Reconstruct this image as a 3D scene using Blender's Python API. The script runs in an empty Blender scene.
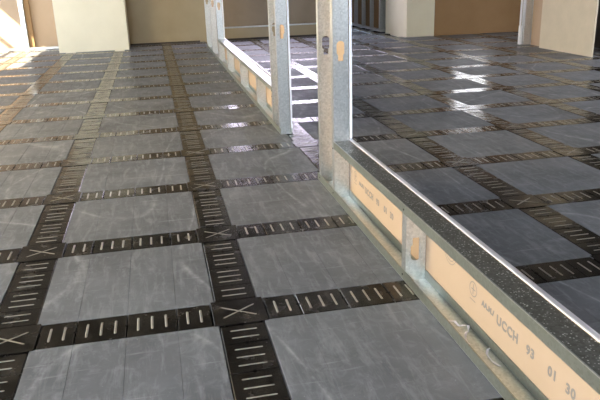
import bpy, bmesh, math, random
from mathutils import Vector, Matrix
random.seed(4)
S = 0.75                       # one floor module in metres
sc = bpy.context.scene
COL = sc.collection

# ------------------------------------------------------------------ helpers
def V(x, y, z=0.0): return Vector((x*S, y*S, z*S))

def link(name, me, mat=None, parent=None):
    o = bpy.data.objects.new(name, me); COL.objects.link(o)
    if parent is not None: o.parent = parent
    if mat is not None:
        for m in (mat if isinstance(mat, (list, tuple)) else [mat]): me.materials.append(m)
    return o

def build(name, bm, mat, parent=None):
    bmesh.ops.recalc_face_normals(bm, faces=bm.faces)
    me = bpy.data.meshes.new(name); bm.to_mesh(me); bm.free()
    return link(name, me, mat, parent)

def box(bm, a, b, mi=0, bev=0.0):
    x0, y0, z0 = a; x1, y1, z1 = b
    vs = [bm.verts.new(p) for p in ((x0,y0,z0),(x1,y0,z0),(x1,y1,z0),(x0,y1,z0),(x0,y0,z1),(x1,y0,z1),(x1,y1,z1),(x0,y1,z1))]
    fs = [bm.faces.new([vs[i] for i in q]) for q in ((3,2,1,0),(4,5,6,7),(0,1,5,4),(1,2,6,5),(2,3,7,6),(3,0,4,7))]
    for f in fs: f.material_index = mi
    if bev > 0:
        es = list({e for f in fs for e in f.edges})
        r = bmesh.ops.bevel(bm, geom=es, offset=bev, segments=1, affect='EDGES')
        for f in r['faces']: f.material_index = mi
    return fs

def cbox(bm, a, b, mi=0, bev=0.0):     # module units
    return box(bm, tuple(c*S for c in a), tuple(c*S for c in b), mi, bev)

def plate(bm, outer, holes, frame, t):
    """flat sheet with holes; 2-D loops mapped through frame (origin, u, v, n), thickness t along n"""
    o, u, v, n = frame
    es = []
    for lp in [outer]+holes:
        vs = [bm.verts.new(o+u*p[0]+v*p[1]) for p in lp]
        es += [bm.edges.new((vs[i], vs[(i+1) % len(vs)])) for i in range(len(vs))]
    r = bmesh.ops.triangle_fill(bm, use_beauty=True, use_dissolve=False, edges=es)
    fs = [g for g in r['geom'] if isinstance(g, bmesh.types.BMFace)]
    e = bmesh.ops.extrude_face_region(bm, geom=fs)
    bmesh.ops.translate(bm, verts=[g for g in e['geom'] if isinstance(g, bmesh.types.BMVert)], vec=n*t)

def tag(o, label=None, cat=None, group=None, kind=None):
    if label: o['label'] = label
    if cat: o['category'] = cat
    if group: o['group'] = group
    if kind: o['kind'] = kind
    return o

def empty(name, loc, label, cat, group=None):
    o = bpy.data.objects.new(name, None); o.empty_display_size = .1
    COL.objects.link(o); o.location = loc
    return tag(o, label, cat, group, 'thing')

def struct(name, bm, mat): return tag(build(name, bm, mat), kind='structure')

# ------------------------------------------------------------------ materials
def mat(name, col, rough=.5, metal=0.0, spec=.5):
    m = bpy.data.materials.new(name); m.use_nodes = True
    b = m.node_tree.nodes['Principled BSDF']
    b.inputs['Base Color'].default_value = (*col, 1); b.inputs['Roughness'].default_value = rough
    b.inputs['Metallic'].default_value = metal; b.inputs['Specular IOR Level'].default_value = spec
    return m, m.node_tree, b

def N(nt, t, **k):
    n = nt.nodes.new(t)
    for a, v in k.items():
        if a in n.inputs.keys(): n.inputs[a].default_value = v
        else: setattr(n, a, v)
    return n

def ramp(nt, src, stops, interp='LINEAR'):
    r = nt.nodes.new('ShaderNodeValToRGB'); cr = r.color_ramp; cr.interpolation = interp
    while len(cr.elements) < len(stops): cr.elements.new(.5)
    for e, (p, c) in zip(cr.elements, stops):
        e.position = p; e.color = (c, c, c, 1) if isinstance(c, (int, float)) else (*c, 1)
    nt.links.new(src, r.inputs['Fac']); return r.outputs['Color']

def pos(nt, scale=(1,1,1), rot=(0,0,0)):
    g = nt.nodes.new('ShaderNodeNewGeometry'); m = nt.nodes.new('ShaderNodeMapping')
    m.inputs['Scale'].default_value = scale; m.inputs['Rotation'].default_value = rot
    nt.links.new(g.outputs['Position'], m.inputs['Vector']); return m.outputs['Vector']

def noise(nt, vec, scale, detail=4, rough=.6, dist=0):
    n = N(nt, 'ShaderNodeTexNoise', Scale=scale, Detail=detail, Roughness=rough, Distortion=dist)
    nt.links.new(vec, n.inputs['Vector']); return n.outputs['Fac']

def mixc(nt, fac, a, b):
    m = nt.nodes.new('ShaderNodeMix'); m.data_type = 'RGBA'
    for s, v in (('A', a), ('B', b)):
        i = [q for q in m.inputs if q.name == s and q.type == 'RGBA'][0]
        if isinstance(v, tuple): i.default_value = (*v, 1)
        else: nt.links.new(v, i)
    f = [q for q in m.inputs if q.name == 'Factor' and q.type == 'VALUE'][0]
    if isinstance(fac, (int, float)): f.default_value = fac
    else: nt.links.new(fac, f)
    return [q for q in m.outputs if q.type == 'RGBA'][0]

def bump(nt, b, h, strength=.2, dist=.002):
    n = N(nt, 'ShaderNodeBump', Strength=strength, Distance=dist)
    nt.links.new(h, n.inputs['Height']); nt.links.new(n.outputs['Normal'], b.inputs['Normal'])

# floor panel: scuffed dusty grey steel
M = {}
m, nt, b = mat('panel_steel', (.17,.18,.2), .5, 0, .24); M['panel'] = m
p0 = pos(nt)
n1 = ramp(nt, noise(nt, p0, 2.2, 6, .65), [(.35, .0), (.7, 1.0)])
c = mixc(nt, n1, (.122,.126,.136), (.205,.211,.226))
sw = ramp(nt, noise(nt, pos(nt, (9,1.6,1), (0,0,.55)), 3.0, 5, .7, .6), [(.5, 0.0), (.7, .6)])
c = mixc(nt, sw, c, (.31,.32,.33))
s2 = ramp(nt, noise(nt, pos(nt, (1.3,22,1), (0,0,-.5)), 2.0, 3, .6, .3), [(.64, 0.0), (.74, .5)])
c = mixc(nt, s2, c, (.42,.43,.44))
c = mixc(nt, ramp(nt, noise(nt, p0, 16, 6, .75, 1.0), [(.5, 0.0), (.75, .45)]), c, (.33,.34,.355))
rn = noise(nt, pos(nt, (1, .45, 1), (0, 0, .6)), .9, 1.0, .3, .15)
rl = ramp(nt, rn, [(.0, 0.0), (.476, 0.0), (.481, .5), (.486, 0.0), (.57, 0.0), (.575, .45), (.58, 0.0)])
brk = nt.nodes.new('ShaderNodeMath'); brk.operation = 'MULTIPLY'
nt.links.new(rl, brk.inputs[0]); nt.links.new(ramp(nt, noise(nt, p0, 9, 5, .7), [(.4, .0), (.6, 1.0)]), brk.inputs[1])
c = mixc(nt, brk.outputs[0], c, (.55,.56,.57))
sp = ramp(nt, noise(nt, p0, 95, 2, .5), [(.72, 0.0), (.78, .6)])
c = mixc(nt, sp, c, (.55,.55,.54))
nt.links.new(c, b.inputs['Base Color'])
nt.links.new(ramp(nt, noise(nt, p0, 6, 4, .6), [(.3, .50), (.75, .70)]), b.inputs['Roughness'])
bump(nt, b, noise(nt, p0, 14, 3, .6), .12, .002)

# cover plates: dark oily galvanised lid
m, nt, b = mat('cover_steel', (.06,.05,.04), .38, .75); M['cover'] = m
p0 = pos(nt)
c = mixc(nt, ramp(nt, noise(nt, p0, 7, 5, .7, .4), [(.42, 0.0), (.72, 1.0)]), (.03,.026,.021), (.12,.104,.084))
c = mixc(nt, ramp(nt, noise(nt, pos(nt, (3,14,1), (0,0,.7)), 4, 4, .7), [(.62, 0.0), (.7, .55)]), c, (.24,.23,.21))
nt.links.new(c, b.inputs['Base Color'])
nt.links.new(ramp(nt, noise(nt, p0, 11, 4, .6), [(.3, .13), (.75, .34)]), b.inputs['Roughness'])
bump(nt, b, noise(nt, p0, 9, 2, .5), .12, .003)
m, nt, b = mat('slot_rib', (.36,.33,.28), .35, .45); M['rib'] = m
m, nt, b = mat('slab', (.03,.03,.03), .8); M['slab'] = m

# galvanised steel
def galv(name, ca, cb, r0, r1, specks=False):
    m, nt, b = mat(name, ca, .35, .82)
    p0 = pos(nt)
    v = N(nt, 'ShaderNodeTexVoronoi', Scale=120.0); nt.links.new(p0, v.inputs['Vector'])
    f = ramp(nt, v.outputs['Color'], [(.1, 0.0), (.9, 1.0)])
    c = mixc(nt, f, ca, cb)
    nt.links.new(ramp(nt, noise(nt, p0, 8, 4, .6), [(.3, r0), (.75, r1)]), b.inputs['Roughness'])
    if specks:
        d = N(nt, 'ShaderNodeTexVoronoi', Scale=120.0); nt.links.new(p0, d.inputs['Vector'])
        k = ramp(nt, d.outputs['Distance'], [(.22, 1.0), (.32, 0.0)])
        k2 = ramp(nt, noise(nt, p0, 30, 3, .7), [(.44, 0.0), (.54, 1.0)])
        mm = nt.nodes.new('ShaderNodeMath'); mm.operation = 'MULTIPLY'
        nt.links.new(k, mm.inputs[0]); nt.links.new(k2, mm.inputs[1])
        c = mixc(nt, mm.outputs[0], c, (.85,.85,.82))
        mr = nt.nodes.new('ShaderNodeMath'); mr.operation = 'MULTIPLY_ADD'
        mr.inputs[1].default_value = -.8; mr.inputs[2].default_value = .8
        nt.links.new(mm.outputs[0], mr.inputs[0]); nt.links.new(mr.outputs[0], b.inputs['Metallic'])
    nt.links.new(c, b.inputs['Base Color'])
    return m
M['galv'] = galv('galvanised_steel', (.54,.56,.545), (.70,.715,.70), .28, .35)
M['sill'] = galv('dusty_sill_steel', (.17,.17,.15), (.25,.25,.23), .32, .5, True)
M['bead'] = mat('highlight_metal', (.88,.86,.92), .3, .55)[0]
M['edge'] = galv('sill_flange_steel', (.33,.355,.31), (.39,.415,.37), .3, .45)

def plain(name, ca, cb, rough=.7, sc_=3.0, spec=.3):
    m, nt, b = mat(name, ca, rough, 0, spec)
    p0 = pos(nt)
    nt.links.new(mixc(nt, ramp(nt, noise(nt, p0, sc_, 5, .6), [(.35, 0.0), (.7, 1.0)]), ca, cb), b.inputs['Base Color'])
    return m
M['paper'] = plain('gypsum_back_paper', (.47,.345,.235), (.51,.375,.26), .75)
M['gypsum'] = plain('gypsum_core', (.85,.84,.86), (.9,.89,.9), .8)
M['cream'] = plain('cream_paint', (.82,.77,.60), (.86,.81,.64), .6)
M['buff'] = plain('buff_board', (.60,.53,.40), (.66,.58,.44), .7, 5)
M['brown'] = plain('brown_board', (.30,.18,.085), (.34,.21,.105), .7, 2)
M['taupe'] = plain('taupe_board', (.30,.235,.16), (.36,.285,.20), .7, 1.5)
M['recess'] = plain('recess_board', (.40,.325,.20), (.46,.375,.24), .7, 1.5)
M['dark'] = plain('dark_trim', (.05,.04,.03), (.07,.055,.045), .6)
M['ceil'] = plain('ceiling_board', (.06,.058,.055), (.09,.085,.08), .8)
M['ink'] = mat('grey_ink', (.25,.225,.20), .8)[0]
M['screw'] = mat('black_screw', (.02,.02,.02), .4, .5)[0]
M['frame'] = mat('window_metal', (.35,.35,.34), .4, .6)[0]
def pane(name, col, st):
    m, nt, b = mat(name, (.02,.02,.02), .2)
    b.inputs['Emission Color'].default_value = (*col, 1); b.inputs['Emission Strength'].default_value = st
    return m
E_FAR, E_BACK, E_SIDE, E_SMALL, E_RIGHT = 16, 38, 24, 12, 12
M['sky_far'] = pane('bright_window_far', (.85,.79,1.0), E_FAR)
M['sky_small'] = pane('bright_window_small', (.92,.94,1.0), E_SMALL)
M['fill_back'] = pane('fill_window_back', (.78,.87,1.0), E_BACK)
M['fill_dim'] = pane('fill_window_dim', (.8,.88,1.0), 7)
M['fill_side'] = pane('fill_window_side', (1.0,.84,.58), E_SIDE)
M['fill_right'] = pane('fill_window_right', (.86,.90,1.0), E_RIGHT)

# ------------------------------------------------------------------ camera
F, yaw, tilt, roll, cx, cy, ch = 669.89, .2020757, .3278638, -.0319193, -.2611322, -2.7532807, 1.4659839
fw = Vector((math.sin(yaw)*math.cos(tilt), math.cos(yaw)*math.cos(tilt), -math.sin(tilt)))
rt = Vector((math.cos(yaw), -math.sin(yaw), 0)); up = rt.cross(fw)
rt2 = rt*math.cos(roll)+up*math.sin(roll); up2 = -rt*math.sin(roll)+up*math.cos(roll)
cam = bpy.data.objects.new('camera', bpy.data.cameras.new('camera')); COL.objects.link(cam)
R3 = Matrix((rt2, up2, -fw)).transposed()
cam.matrix_world = Matrix.Translation(V(cx, cy, ch)) @ R3.to_4x4()
cam.data.sensor_width = 36; cam.data.lens = F*36/600; cam.data.clip_start = .02; cam.data.clip_end = 200
sc.camera = cam
def proj(x, y, z=0):
    d = Vector((x-cx, y-cy, z-ch)); w = d.dot(fw)
    if w < .05: return None
    return 300+F*d.dot(rt2)/w, 200-F*d.dot(up2)/w
def inframe(x0, x1, y0, y1):
    n = 5; k = 0
    for i in range(n+1):
        for j in range(n+1):
            q = proj(x0+(x1-x0)*i/n, y0+(y1-y0)*j/n)
            if q and -1 < q[0] < 601 and -1 < q[1] < 401: k += 1
    return k
def in_room(x, y):
    if y > 19 or x < -5.4 or x > 9.6 or y < -4: return False
    if 3.7 < x < 4.2 and y > 13: return False
    if -1.3 < x < -.75 and y > 12.2: return False
    if x < -2.36: return y < 13.4
    if x < -.8: return y < 12.25
    if x < 4.0: return y < 13.2
    if x < 5.3: return y < 19
    return y < 11.8
def hidden(x, y):              # behind the right-hand wall pieces
    if x > 6.8 and y > 7.0:
        # seen only past the post end or before the wall
        t = (6.7-cx)/(x-cx); yy = cy+(y-cy)*t
        return 7.15 < yy < 9.35
    if x > 5.3 and y > 11.8: return True
    return False

# ------------------------------------------------------------------ floor
ORD = ['first','second','third','fourth','fifth','sixth','seventh','eighth','ninth','tenth','eleventh','twelfth','thirteenth','fourteenth','fifteenth','sixteenth','seventeenth','eighteenth','nineteenth','twentieth']
def rowname(v): return ORD[v]
def bay(u):                    # bay between lane u and u+1
    return (ORD[-u]+' bay left') if u <= 0 else (ORD[u-1]+' bay right')
def lane(u):
    return (ORD[-u]+' lane left') if u <= 0 else (ORD[u-1]+' lane right')

ZB = -.04                      # slab top, module units (30 mm below the panels)
def panel_profile(bm, ox=0, oy=0):
    # plate with three shallow seams parallel to y
    x0, x1, y0, y1 = .103, .897, .108, .892
    g = .0017; dp = .0022; bv = .002
    prof = [(x0, ZB), (x0, -bv), (x0+bv, 0)]
    for s in (.28, .5, .72):
        prof += [(s-g, 0), (s, -dp), (s+g, 0)]
    prof += [(x1-bv, 0), (x1, -bv), (x1, ZB)]
    a = [bm.verts.new(V(ox+x, oy+y0, z)) for x, z in prof]
    c = [bm.verts.new(V(ox+x, oy+y1, z)) for x, z in prof]
    n = len(prof)
    for i in range(n-1): bm.faces.new((a[i], a[i+1], c[i+1], c[i]))
    bm.faces.new((a[n-1], a[0], c[0], c[n-1]))
    bm.faces.new(a); bm.faces.new(c[::-1])
def rib(bm, cx_, cy_, ang, L, w, z0, h=.0022, mi=1):
    # rounded raised bar
    d = Vector((math.cos(ang), math.sin(ang), 0)); n = Vector((-d.y, d.x, 0)); o = Vector((cx_, cy_, z0))
    segs = []
    for t, k in ((-1, .25), (-.93, 1), (.93, 1), (1, .25)):
        c_ = o+d*(L/2*t)
        segs.append([bm.verts.new(S*(c_+n*(w/2*s*k)+Vector((0, 0, hh)))) for s, hh in ((-1, 0), (-.6, h*.8*k), (.6, h*.8*k), (1, 0))])
    for i in range(3):
        for j in range(3):
            f = bm.faces.new((segs[i][j], segs[i][j+1], segs[i+1][j+1], segs[i+1][j])); f.material_index = mi
    for s in (segs[0], segs[-1]):
        f = bm.faces.new(s); f.material_index = mi
def cover_geo(bm, W, D, nslot, ox=0, oy=0, rot=False):
    """plate W along its run, D across; ribs across the run; a half-round notch at both ends"""
    zt = .0008; g = .003
    w = W/2-g; d = D/2
    nt_ = .009
    loop = [(-w, -d), (w, -d), (w, -nt_), (w-.007, -nt_*.6), (w-.007, nt_*.6), (w, nt_), (w, d), (-w, d), (-w, nt_), (-w+.007, nt_*.6), (-w+.007, -nt_*.6), (-w, -nt_)]
    f = (lambda x, y: (ox-y, oy+x)) if rot else (lambda x, y: (ox+x, oy+y))
    lo = [bm.verts.new(V(*f(x, y), ZB)) for x, y in loop]
    b_ = .0025
    md = [bm.verts.new(V(*f(x, y), zt-b_)) for x, y in loop]
    tp = [bm.verts.new(V(*f(x-b_*(1 if x > 0 else -1), y-b_*(1 if y > 0 else -1)), zt)) for x, y in loop]
    n = len(loop)
    for i in range(n):
        j = (i+1) % n
        bm.faces.new((lo[i], lo[j], md[j], md[i])); bm.faces.new((md[i], md[j], tp[j], tp[i]))
    bm.faces.new(tp); bm.faces.new(lo[::-1])
    xs = (-.03, .03) if nslot == 2 else (-.061, 0, .061)
    for x in xs:
        c_ = f(x, 0)
        rib(bm, c_[0], c_[1], 0 if rot else math.pi/2, .118, .008 if rot else .0105, zt)
def cross_geo(bm, ox=0, oy=0):
    cbox(bm, (ox-.094, oy-.1, ZB), (ox+.094, oy+.1, .0008))
    cbox(bm, (ox-.121, oy-.115, .001), (ox+.121, oy+.115, .0032), 0, .0008)
    rib(bm, ox, oy, .60, .185, .010, .0031, .0013)
    rib(bm, ox, oy, -.60, .185, .010, .0031, .0016)

MS = [M['cover'], M['rib']]
def mesh_of(fn, mats, name):
    bm = bmesh.new(); fn(bm); bmesh.ops.recalc_face_normals(bm, faces=bm.faces)
    me = bpy.data.meshes.new(name); bm.to_mesh(me); bm.free()
    for k in mats: me.materials.append(k)
    return me
me_panel = mesh_of(panel_profile, [M['panel']], 'floor_panel')
me_cross = mesh_of(cross_geo, MS, 'junction_cover')
PIECES = [(.125, .28, 2), (.28, .5, 3), (.5, .72, 3), (.72, .875, 2)]
me_row = {i: mesh_of(lambda bm, q=q: cover_geo(bm, q[1]-q[0], .206, q[2]), MS, 'slot_cover') for i, q in enumerate(PIECES)}
me_col = {i: mesh_of(lambda bm, q=q: cover_geo(bm, q[1]-q[0], .196, q[2], rot=True), MS, 'slot_cover') for i, q in enumerate(PIECES)}
def place(name, me, x, y, label, cat, group):
    o = bpy.data.objects.new(name, me); COL.objects.link(o)
    o.location = V(x, y, 0); o.rotation_euler = (0, 0, random.uniform(-.002, .002))
    return tag(o, label, cat, group)

fl = bmesh.new()
cbox(fl, (-5.6, -6.0, ZB-.2), (9.8, 19.2, ZB-.0005), 1)
covers = []
LR = ['leftmost', 'left inner', 'right inner', 'rightmost']
NF = ['nearest', 'near inner', 'far inner', 'farthest']
SL = ['two-slot', 'three-slot', 'three-slot', 'two-slot']
for v in range(-5, 19):
    for u in range(-6, 10):
        # panel between lanes u,u+1 and cross rows v-1,v
        px, py = u, v-1
        if in_room(px+.5, py+.5):
            if inframe(px+.1, px+.9, py+.1, py+.9) > 0 and not hidden(px+.5, py+.5) and v >= 0:
                place('access_panel', me_panel, px, py, 'scuffed grey square access panel, %s of partition, %s panel row from camera' % (bay(u), rowname(v)), 'access panel', 'grey square access panels')
            else: panel_profile(fl, px, py)
        elif in_room(px+.5, py+.12): panel_profile(fl, px, py)
        if in_room(u, v):
            if inframe(u-.12, u+.12, v-.11, v+.11) > 0 and not hidden(u, v) and v >= 0:
                place('junction_cover', me_cross, u, v, 'dark junction cover marked X, %s of partition, %s cross row from camera' % (lane(u), rowname(v)), 'floor cover', 'X-marked junction covers where channels cross')
            elif v < 13: covers.append((1e9, 'x', 0, u, v, None))
        for i, (a, c, n) in enumerate(PIECES):
            xm = u+(a+c)/2
            if in_room(xm, v) and not hidden(xm, v):
                vis = inframe(u+a, u+c, v-.1, v+.1) > 3 and v >= 0
                dist = (xm-cx)**2+(v-cy)**2
                covers.append((dist if vis else 1e9, 'r', i, xm, v, '%s cover, %s cross row from camera, %s of partition, %s' % (SL[i], rowname(max(v, 0)), bay(u), LR[i])))
            ym = v+(a+c)/2
            if in_room(u, ym) and not hidden(u, ym):
                vis = inframe(u-.1, u+.1, v+a, v+c) > 3 and v >= -1
                dist = (u-cx)**2+(ym-cy)**2
                covers.append((dist if vis else 1e9, 'c', i, u, ym, '%s cover, %s of partition, %s panel row from camera, %s' % (SL[i], lane(u), rowname(max(v+1, 0)), NF[i])))
tag(build('floor', fl, [M['panel'], M['slab']]), kind='structure')
covers.sort(key=lambda q: q[0])
rest = bmesh.new(); k = 0
for d, t, i, x, y, lab in covers:
    if d < 1e8 and k < 300:
        place('slot_cover', me_row[i] if t == 'r' else me_col[i], x, y, lab, 'floor cover', 'slotted dark channel covers'); k += 1
    elif t == 'x': cross_geo(rest, x, y)
    else:
        q = PIECES[i]; cover_geo(rest, q[1]-q[0], .206 if t == 'r' else .196, q[2], x, y, rot=(t == 'c'))
o = build('slot_covers', rest, MS)
tag(o, 'far lines of small slotted channel covers at the back of the floor', 'floor cover', 'slotted dark channel covers', 'stuff')

# ------------------------------------------------------------------ stud partition
X0, X1 = .833, .941
ZF = .0062                      # rests on the highest junction ribs
TOP = 3.6
part = empty('stud_partition', V(.895, 5, ZF), 'galvanised steel stud partition with a doorway gap and low sills, crossing the slotted floor', 'partition')
def pb(name, bm, mt, par=None):
    par = par or part
    o = build(name, bm, mt)
    o.parent = par
    w = Vector(part.location) if par is part else Vector((0, 0, 0))
    if par is part: o.matrix_parent_inverse = Matrix.Translation(-part.location)
    return o
T = .0022
def track(y0, y1, z, upw=True, h=.05, top_mi=0):
    bm = bmesh.new()
    s = 1 if upw else -1
    def bx(a, b, mi=0):
        lo = tuple(min(p, q) for p, q in zip(a, b)); hi = tuple(max(p, q) for p, q in zip(a, b)); cbox(bm, lo, hi, mi)
    bx((X0, y0, z), (X1, y1, z+s*T), top_mi)
    bx((X0, y0, z+s*T), (X0+T, y1, z+s*h), 1)
    bx((X1-T, y0, z+s*T), (X1, y1, z+s*h), 1)
    bx((X0+T, y0, z+s*(h-T*.6)), (X0+T*2.4, y1, z+s*h), 1)
    if not upw: bx((X0-.0012, y0, z-.003), (X0+.0035, y1, z+.001), 0)  # thin brighter rim box drawn in for the edge highlight
    return bm
def keyhole(cy_, up_=True, r=.027, H=.125):
    """knock-out: round wide end and stepped narrow end, centred on height cy_"""
    s = 1 if up_ else -1
    pts = []
    c0 = H/2-r
    for i in range(0, 9):
        a = math.pi*i/8; pts.append((r*math.cos(a), cy_+s*(c0+r*math.sin(a))))
    pts += [(-r, cy_-s*H*.12), (-r*.62, cy_-s*H*.2), (-r*.62, cy_-s*H*.5), (r*.62, cy_-s*H*.5), (r*.62, cy_-s*H*.2), (r, cy_-s*H*.12)]
    return pts
def stud(y, z0, z1, holes, flip=False, screws=()):
    """C section, web across the wall at y, flanges running to +y (or -y)"""
    a, c = X0+T*1.3, X1-T*1.3
    bm = bmesh.new()
    W = (c-a)/2; cxm = (a+c)/2
    outer = [(-W, z0), (W, z0), (W, z1), (-W, z1)]
    fr = (V(cxm, y, 0), Vector((S, 0, 0)), Vector((0, 0, S)), Vector((0, S, 0)))
    plate(bm, outer, holes, fr, T)
    s = -1 if flip else 1
    def bx(p, q):
        cbox(bm, tuple(min(i, j) for i, j in zip(p, q)), tuple(max(i, j) for i, j in zip(p, q)))
    L = .056
    bx((a, y+T*.5, z0), (a+T, y+s*L, z1)); bx((c-T, y+T*.5, z0), (c, y+s*L, z1))
    bx((a+T, y+s*(L-T), z0), (a+.012, y+s*L, z1)); bx((c-.012, y+s*(L-T), z0), (c-T, y+s*L, z1))
    # two shallow stiffening beads down the web
    for xx in (a+.022, c-.022):
        bx((xx-.0025, y-T*.6, z0), (xx+.0025, y+T*.2, z1))
    return pb('stud', bm, M['galv'])
def screws(pts):
    for x, y, z, ax in pts:
        bm = bmesh.new()
        mt_ = Matrix.Translation(V(x, y, z)) @ (Matrix.Rotation(math.pi/2, 4, 'Y') if ax == 'x' else Matrix.Rotation(math.pi/2, 4, 'X'))
        bmesh.ops.create_cone(bm, cap_ends=True, segments=10, radius1=.0042, radius2=.003, depth=.003, matrix=mt_)
        pb('screw', bm, M['screw'])
SILL = .4
# near low section, doorway posts, far low section, full-height run at the back
pb('bottom_track', track(-2.6, 1.90, ZF), [M['galv'], M['edge']])
pb('bottom_track', track(3.40, 12.2, ZF), [M['galv'], M['edge']])
s1 = pb('sill', track(-2.6, 1.425, SILL, False, top_mi=2), [M['galv'], M['edge'], M['sill']])
s2 = pb('sill', track(3.80, 9.3, SILL, False), [M['galv'], M['edge']])
pb('top_track', track(-2.6, 12.2, TOP-.004, False), [M['galv'], M['edge']])
Z0 = ZF+T
for z in (1,): pass
FH = [keyhole(.985), keyhole(2.2)]
stud(1.42, Z0, TOP-.007, FH); stud(1.80, Z0, TOP-.007, FH)
stud(3.45, Z0, TOP-.007, [keyhole(.955), keyhole(2.2)]); stud(3.80, Z0, TOP-.007, [keyhole(.95), keyhole(2.2)])
for y in (9.3, 10.55, 11.85): stud(y, Z0, TOP-.007, [keyhole(.95), keyhole(2.2)])
for y in (-1.6, .08): stud(y, Z0, SILL-T-.001, [keyhole(.172, False, .027, .12)])
for y in (4.85, 6.3, 7.9): stud(y, Z0, SILL-T-.001, [])
screws([(X0-.001, .11, .372, 'x'), (X0-.001, .11, .032, 'x'), (X0-.001, 1.44, .35, 'x'), (X0-.001, 1.45, .035, 'x'), (X0-.001, 1.83, .035, 'x'),
        (X0-.001, 3.83, .36, 'x'), (X0-.001, 3.83, .30, 'x'), (.885, 1.4165, .30, 'y'), (.915, 1.4165, .27, 'y')])
# gypsum on the far (right-hand) side, seen through the framing from its brown back
def gboard(y0, y1, z1, z0=.008):
    bm = bmesh.new()
    fs = cbox(bm, (X1+.002, y0, z0), (X1+.020, y1, z1), 1)
    fs[5].material_index = 0                      # brown paper on the face towards the studs
    return pb('gypsum_board', bm, [M['paper'], M['gypsum']])
def bead(y0, y1):
    bm = bmesh.new(); n = 8; r_ = .013; pr = None
    for i in range(n+1):
        a = math.pi*i/n
        q = [bm.verts.new(V(X1+.0105-r_*math.cos(a), y, SILL+.0045+.55*r_*math.sin(a))) for y in (y0, y1)]
        if pr: bm.faces.new((pr[0], pr[1], q[1], q[0]))
        else: first = q
        pr = q
    bm.faces.new((pr[0], pr[1], first[1], first[0]))
    pb('highlight_bead', bm, M['bead'])
bead(-2.6, 1.415); bead(3.865, 9.3)  # rounded bead added along the board edge to catch a bright highlight
g1 = gboard(-2.6, 1.415, SILL+.004)
gboard(1.42, 1.86, TOP-.01); gboard(3.45, 3.86, TOP-.01)
g2 = gboard(3.865, 9.3, SILL+.004); gboard(9.305, 12.2, TOP-.01)
# printing on the back of the near board
def lettering(txt, y, z, h, parent, name='lettering', wscale=1.0):
    cu = bpy.data.curves.new('t', 'FONT'); cu.body = txt; cu.size = h*S/.70; cu.extrude = .0003; cu.offset = .0016
    cu.space_character = 1.15
    tmp = bpy.data.objects.new('t', cu); COL.objects.link(tmp)
    bpy.context.view_layer.update()
    me = bpy.data.meshes.new_from_object(tmp.evaluated_get(bpy.context.evaluated_depsgraph_get()))
    bpy.data.objects.remove(tmp)
    mt_ = Matrix(((0, 0, -1, 0), (-1, 0, 0, 0), (0, 1, 0, 0), (0, 0, 0, 1)))
    me.transform(Matrix.Translation(V(X1+.0015, y, z)) @ mt_ @ Matrix.Diagonal((wscale, 1, 1, 1)))
    me.materials.clear()
    o = link(name, me, M['ink'], parent)
    o.matrix_parent_inverse = Matrix.Translation(-part.location) if parent is part else Matrix.Identity(4)
    return o
def ring(y, z, r, parent, arcs=None):
    bm = bmesh.new()
    def arc(rr, a0, a1, w, ys=0, zs=0):
        n = 20; pr = None
        for i in range(n+1):
            a = a0+(a1-a0)*i/n
            pp = [bm.verts.new(V(X1+.0012, y+ys-q*math.cos(a), z+zs+q*math.sin(a))) for q in (rr-w, rr+w)]
            if pr: bm.faces.new((pr[0], pr[1], pp[1], pp[0]))
            pr = pp
    if arcs: 
        for q in arcs: arc(*q)
    else:
        arc(r, 0, 2*math.pi, .0022)
        cbox(bm, (X1+.0008, y-.0025, z-r*.7), (X1+.0012, y+.0025, z+r*.7))
        cbox(bm, (X1+.0008, y-r*.6, z-.002), (X1+.0012, y+r*.5, z+.002))
        cbox(bm, (X1+.0008, y-r*.8, z-r*1.6), (X1+.0012, y+r*.8, z-r*1.5))
    o = build('printed_mark', bm, M['ink']); o.parent = parent
    return o
for dy in (0, 1.71):
    ring(-.425+dy, .19, .032, g1)
    lettering('AA.M./', -.505+dy, .158, .022, g1)
    lettering('UCCH', -.63+dy, .142, .038, g1, wscale=.98)
    lettering('93', -.852+dy, .142, .035, g1)
    lettering('01', -.992+dy, .142, .035, g1)
    lettering('30', -1.097+dy, .142, .035, g1)
ring(-.19, .27, .03, g1, [(.02, 3.4, 6.0, .0015), (.035, 3.4, 6.0, .0015), (.05, 3.4, 6.0, .0015), (.065, 3.4, 6.0, .0015)])

# bent scraps lying in the near bottom track
def scrap(name, pts, w, label, z):
    bm = bmesh.new(); pr = None
    for i, (x, y, zz) in enumerate(pts):
        a = V(x, y, z+zz); dx = .0
        q = [bm.verts.new(a+Vector((w*math.sin(i*1.3), w*math.cos(i*1.3), t))) for t in (0, .0015)] + [bm.verts.new(a-Vector((w*math.sin(i*1.3), w*math.cos(i*1.3), -t))) for t in (.0015, 0)]
        if pr:
            for j in range(4): bm.faces.new((pr[j], pr[(j+1) % 4], q[(j+1) % 4], q[j]))
        else: bm.faces.new(q)
        pr = q
    bm.faces.new(pr)
    o = build(name, bm, M['bead']); tag(o, label, 'metal scrap', 'metal scraps in the bottom track'); return o
zt = ZF+T+.0005
scrap('metal_scrap', [(.852,-.395,.03),(.868,-.42,.038),(.88,-.435,.022),(.892,-.448,.03),(.912,-.46,.034),(.905,-.475,.014),(.892,-.485,.02),(.88,-.50,.012),(.872,-.535,.0),(.866,-.57,.014)], .0045, 'crumpled shiny metal scrap in the bottom track, beside the first printed letters', zt)
scrap('metal_scrap', [(.925,-.625,.02),(.912,-.635,.024),(.90,-.65,.010),(.905,-.69,.0),(.915,-.73,.004)], .0045, 'smaller shiny metal sliver in the bottom track, nearest the camera', zt)

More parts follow.
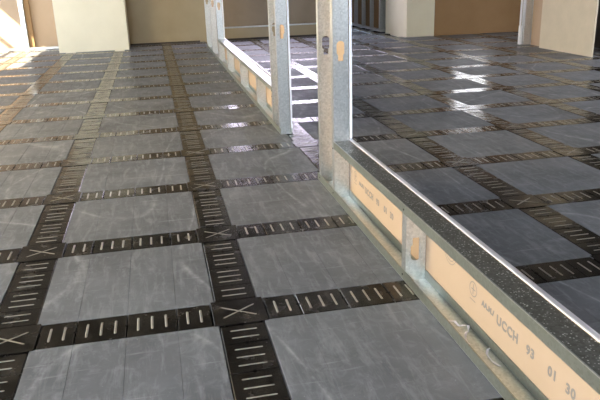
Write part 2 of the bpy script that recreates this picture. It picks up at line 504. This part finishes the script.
# ------------------------------------------------------------------ room shell
def wall_y(name, x0, x1, y, th, mt, z0=ZB, z1=TOP, holes=()):
    """wall facing -y, front face at y; holes = (x0,x1,z0,z1)"""
    bm = bmesh.new(); xs = sorted({x0, x1, *[h[0] for h in holes], *[h[1] for h in holes]})
    for a, c in zip(xs, xs[1:]):
        hs = [h for h in holes if h[0] <= a and h[1] >= c]
        if hs:
            cbox(bm, (a, y, z0), (c, y+th, hs[0][2])); cbox(bm, (a, y, hs[0][3]), (c, y+th, z1))
        else: cbox(bm, (a, y, z0), (c, y+th, z1))
    return struct(name, bm, mt)
def wall_x(name, y0, y1, x, th, mt, z0=ZB, z1=TOP, holes=()):
    bm = bmesh.new(); ys = sorted({y0, y1, *[h[0] for h in holes], *[h[1] for h in holes]})
    for a, c in zip(ys, ys[1:]):
        hs = [h for h in holes if h[0] <= a and h[1] >= c]
        if hs:
            cbox(bm, (x, a, z0), (x+th, c, hs[0][2])); cbox(bm, (x, a, hs[0][3]), (x+th, c, z1))
        else: cbox(bm, (x, a, z0), (x+th, c, z1))
    return struct(name, bm, mt)
WN = [0]
def window(axis, h, c0, th, mt, nm=3, glass=True, nh=0):
    """framed window in a wall hole; h=(a0,a1,z0,z1) along the wall, c0 wall coordinate"""
    WN[0] += 1
    a0, a1, z0, z1 = h; f = .05
    def P(a, c, z): return (a, c, z) if axis == 'y' else (c, a, z)
    def bx(bm, a, b, mi=0): 
        p, q = P(*a), P(*b); cbox(bm, tuple(map(min, p, q)), tuple(map(max, p, q)), mi)
    bm = bmesh.new(); lo, hi = c0+th*.3, c0+th*.6
    bx(bm, (a0, lo, z0), (a1, hi, z0+f)); bx(bm, (a0, lo, z1-f), (a1, hi, z1))
    bx(bm, (a0, lo, z0+f), (a0+f, hi, z1-f)); bx(bm, (a1-f, lo, z0+f), (a1, hi, z1-f))
    for i in range(1, nm):
        a = a0+(a1-a0)*i/nm; bx(bm, (a-f/2, lo, z0+f), (a+f/2, hi, z1-f))
    for i in range(1, nh+1):
        z = z0+(z1-z0)*i/(nh+1); bx(bm, (a0+f, lo, z-f/2), (a1-f, hi, z+f/2))
    fr = struct('window_%d' % WN[0], bm, M['frame'])
    if glass:
        bm = bmesh.new(); m_ = (lo+hi)/2
        bx(bm, (a0+f*.5, m_-.006, z0+f*.5), (a1-f*.5, m_+.006, z1-f*.5))
        g = build('pane', bm, mt); g.parent = fr
    return fr

# far side
YL = 13.6
wall_y('wall_back_left', -5.6, -2.2, YL, .25, M['paper'])
bm = bmesh.new(); cbox(bm, (-2.235, 12.37, ZB), (-.80, YL+.25, TOP)); struct('wall_pier', bm, M['cream'])
YB = 13.3
wall_y('wall_back_recess', -.80, 1.02, YB, .25, M['recess'])
hw = (1.35, 3.7, .92, 2.0)
wall_y('wall_back', 1.02, 4.0, YB+.12, .25, M['taupe'], holes=[hw])
window('y', hw, YB+.12, .25, M['sky_far'], 3)
bm = bmesh.new(); cbox(bm, (1.02, YB-.02, ZB), (4.0, YB+.12, .275)); struct('wall_back_curb', bm, M['recess'])
bm = bmesh.new(); cbox(bm, (1.02, YB-.05, .276), (4.0, YB+.12, .302), 0, .004); struct('trim_1', bm, M['galv'])
bm = bmesh.new(); cbox(bm, (-.795, YB-.02, -.001), (.78, YB, .035)); struct('baseboard_recess', bm, M['dark'])
bm = bmesh.new(); cbox(bm, (1.02, YB-.045, -.001), (3.9, YB-.02, .045)); struct('baseboard_back', bm, M['dark'])
wall_x('wall_corridor_left', YB+.37, 19, 3.9, .1, M['taupe'])
hc = (4.1, 5.1, .7, 2.9)
wall_y('wall_corridor_end', 3.9, 5.6, 19, .2, M['brown'], holes=[hc])
M['fill_corr'] = pane('fill_window_corridor', (.6,.75,1.0), 14)
window('y', hc, 19, .2, M['fill_corr'], 2)  # unseen window added to brighten the corridor with blue light
# corridor right-hand wall: studs with brown sheets between, blue-grey track at the foot
cw = empty('stud_framing', V(5.35, 15.5, 0), 'distant steel stud wall with brown sheets between studs, left of the cream column', 'stud wall')
def cp(name, bm, mt):
    o = build(name, bm, mt); o.parent = cw; o.matrix_parent_inverse = Matrix.Translation(-cw.location); return o
bm = bmesh.new(); cbox(bm, (5.24, 13.45, .003), (5.50, 18.9, .05)); cp('bottom_track', bm, M['galv'])
ys = [13.62, 14.35, 15.05, 15.75, 16.5, 17.3, 18.1]
for i, y in enumerate(ys):
    bm = bmesh.new()
    cbox(bm, (5.25, y, .051), (5.26, y+.06, TOP-.01)); cbox(bm, (5.26, y, .051), (5.44, y+.008, TOP-.01)); cbox(bm, (5.26, y+.052, .051), (5.29, y+.06, TOP-.01))
    cp('stud', bm, M['galv'])
    if i: 
        bm = bmesh.new(); cbox(bm, (5.34, ys[i-1]+.07, .052), (5.40, y-.01, TOP-.02)); cp('sheet', bm, M['brown'])
bm = bmesh.new(); cbox(bm, (5.50, 12.1, ZB), (5.6, 19, TOP)); struct('wall_corridor_right', bm, M['dark'])
# cream column at the corridor mouth and brown wall to its right
bm = bmesh.new(); cbox(bm, (5.33, 11.95, ZB), (5.99, 13.4, TOP)); struct('wall_column', bm, M['cream'])
hs = (6.55, 7.4, 1.05, 1.65)
wall_y('wall_back_right', 5.99, 9.8, 11.95, .25, M['brown'], holes=[hs])
window('y', hs, 11.95, .25, M['sky_small'], 2)
# right hand wall pieces
bm = bmesh.new(); cbox(bm, (6.72, 7.15, ZB), (6.745, 8.74, TOP)); struct('wall_right', bm, M['buff'])
bm = bmesh.new(); cbox(bm, (7.6, 7.2, ZB), (7.7, 9.4, TOP)); struct('opening_shade', bm, M['dark'])  # dark sheet standing in for the unlit opening past the right wall
bm = bmesh.new(); cbox(bm, (6.86, 8.74, ZB), (6.92, 9.28, TOP)); struct('wall_right_far', bm, M['paper'])
pr_ = empty('stud_post', V(6.83, 9.35, 0), 'pale post', 'post')
pr_['label'] = 'pale upright steel stud post at the end of the wall, left of the buff board'
def pp(name, bm, mt, label=None):
    o = build(name, bm, mt); o.parent = pr_; o.matrix_parent_inverse = Matrix.Translation(-pr_.location)
    if label: o['label'] = label
    return o
bm = bmesh.new(); cbox(bm, (6.72, 9.30, .003), (6.73, 9.42, TOP-.01)); cbox(bm, (6.73, 9.30, .003), (6.85, 9.31, TOP-.01)); cbox(bm, (6.73, 9.41, .003), (6.76, 9.42, TOP-.01)); pp('stud', bm, M['galv'])
bm = bmesh.new(); cbox(bm, (6.865, 9.285, .003), (6.875, 9.42, TOP-.01)); cbox(bm, (6.875, 9.285, .003), (6.95, 9.295, TOP-.01)); pp('stud', bm, M['galv'])
bm = bmesh.new(); cbox(bm, (6.69, 9.425, .003), (6.718, 9.455, TOP-.01), 0, .001); pp('board_edge', bm, M['gypsum'])
bm = bmesh.new(); cbox(bm, (6.66, 9.36, .003), (6.715, 9.42, .36), 0, .003); pp('corner_block', bm, M['gypsum'], 'short white board offcut at the foot')
# steel stud in front of the sunlit board wall, far left
st_ = bmesh.new()
cbox(st_, (-3.10, 13.45, .003), (-3.00, 13.46, TOP-.01)); cbox(st_, (-3.10, 13.46, .003), (-3.09, 13.59, TOP-.01)); cbox(st_, (-3.01, 13.46, .003), (-3.00, 13.59, TOP-.01))
tag(build('metal_stud', st_, M['galv']), 'upright steel stud in front of the sunlit brown boards at far left', 'stud')
bm = bmesh.new(); cbox(bm, (-5.55, 13.42, .0035), (-2.25, 13.44, .05)); struct('baseboard_left', bm, M['galv'])

bm = bmesh.new(); cbox(bm, (-2.99, 13.5, .06), (-2.88, 13.598, TOP-.01)); struct('shadow_strip', bm, M['brown'])  # brown strip stands in for the shadowed gap beside the stud
# outer shell
hL = [(8.0, 13.2, .8, 3.4), (1.0, 6.5, 1.2, 3.0)]
wall_x('wall_left', -6, YL+.25, -5.85, .25, M['cream'], holes=hL)
window('x', hL[0], -5.85, .25, None, 3, glass=False, nh=2)
window('x', hL[1], -5.85, .25, M['fill_side'], 4)  # unseen window added as warm fill from the left
hB = [(-5.0, -1.2, .9, 3.2), (3.5, 8.5, .9, 3.2)]
wall_y('wall_front', -5.85, 9.8, -6.25, .25, M['taupe'], holes=hB)
window('y', hB[0], -6.25, .25, M['fill_back'], 4); window('y', hB[1], -6.25, .25, M['fill_dim'], 4)  # unseen windows added behind the camera as cool fill
hR = (0.0, 7.0, 1.3, 3.0)
wall_x('wall_right_outer', -6.25, 12.2, 9.8, .25, M['brown'], holes=[hR])
window('x', hR, 9.8, .25, M['fill_right'], 4)  # unseen window added at the right for fill and the bead highlight
bm = bmesh.new(); cbox(bm, (-5.85, -6.25, TOP+.001), (10.05, 19.3, TOP+.15)); struct('ceiling', bm, M['ceil'])

# ------------------------------------------------------------------ light
w = bpy.data.worlds.new('world'); sc.world = w; w.use_nodes = True
bg = w.node_tree.nodes['Background']; bg.inputs['Color'].default_value = (.75, .86, 1, 1); bg.inputs['Strength'].default_value = 8.0
sun = bpy.data.objects.new('sun', bpy.data.lights.new('sun', 'SUN')); COL.objects.link(sun)
sun.data.energy = 36; sun.data.color = (1, .86, .62); sun.data.angle = math.radians(.6)
d = Vector((.62, .42, -.66)); sun.rotation_euler = d.to_track_quat('-Z', 'Y').to_euler()

vs = sc.view_settings; vs.view_transform = 'Standard'; vs.look = 'None'; vs.gamma = 1; vs.use_curve_mapping = False; vs.exposure = 0.0
sc.cycles.use_denoising = True
sc.cycles.max_bounces = 8
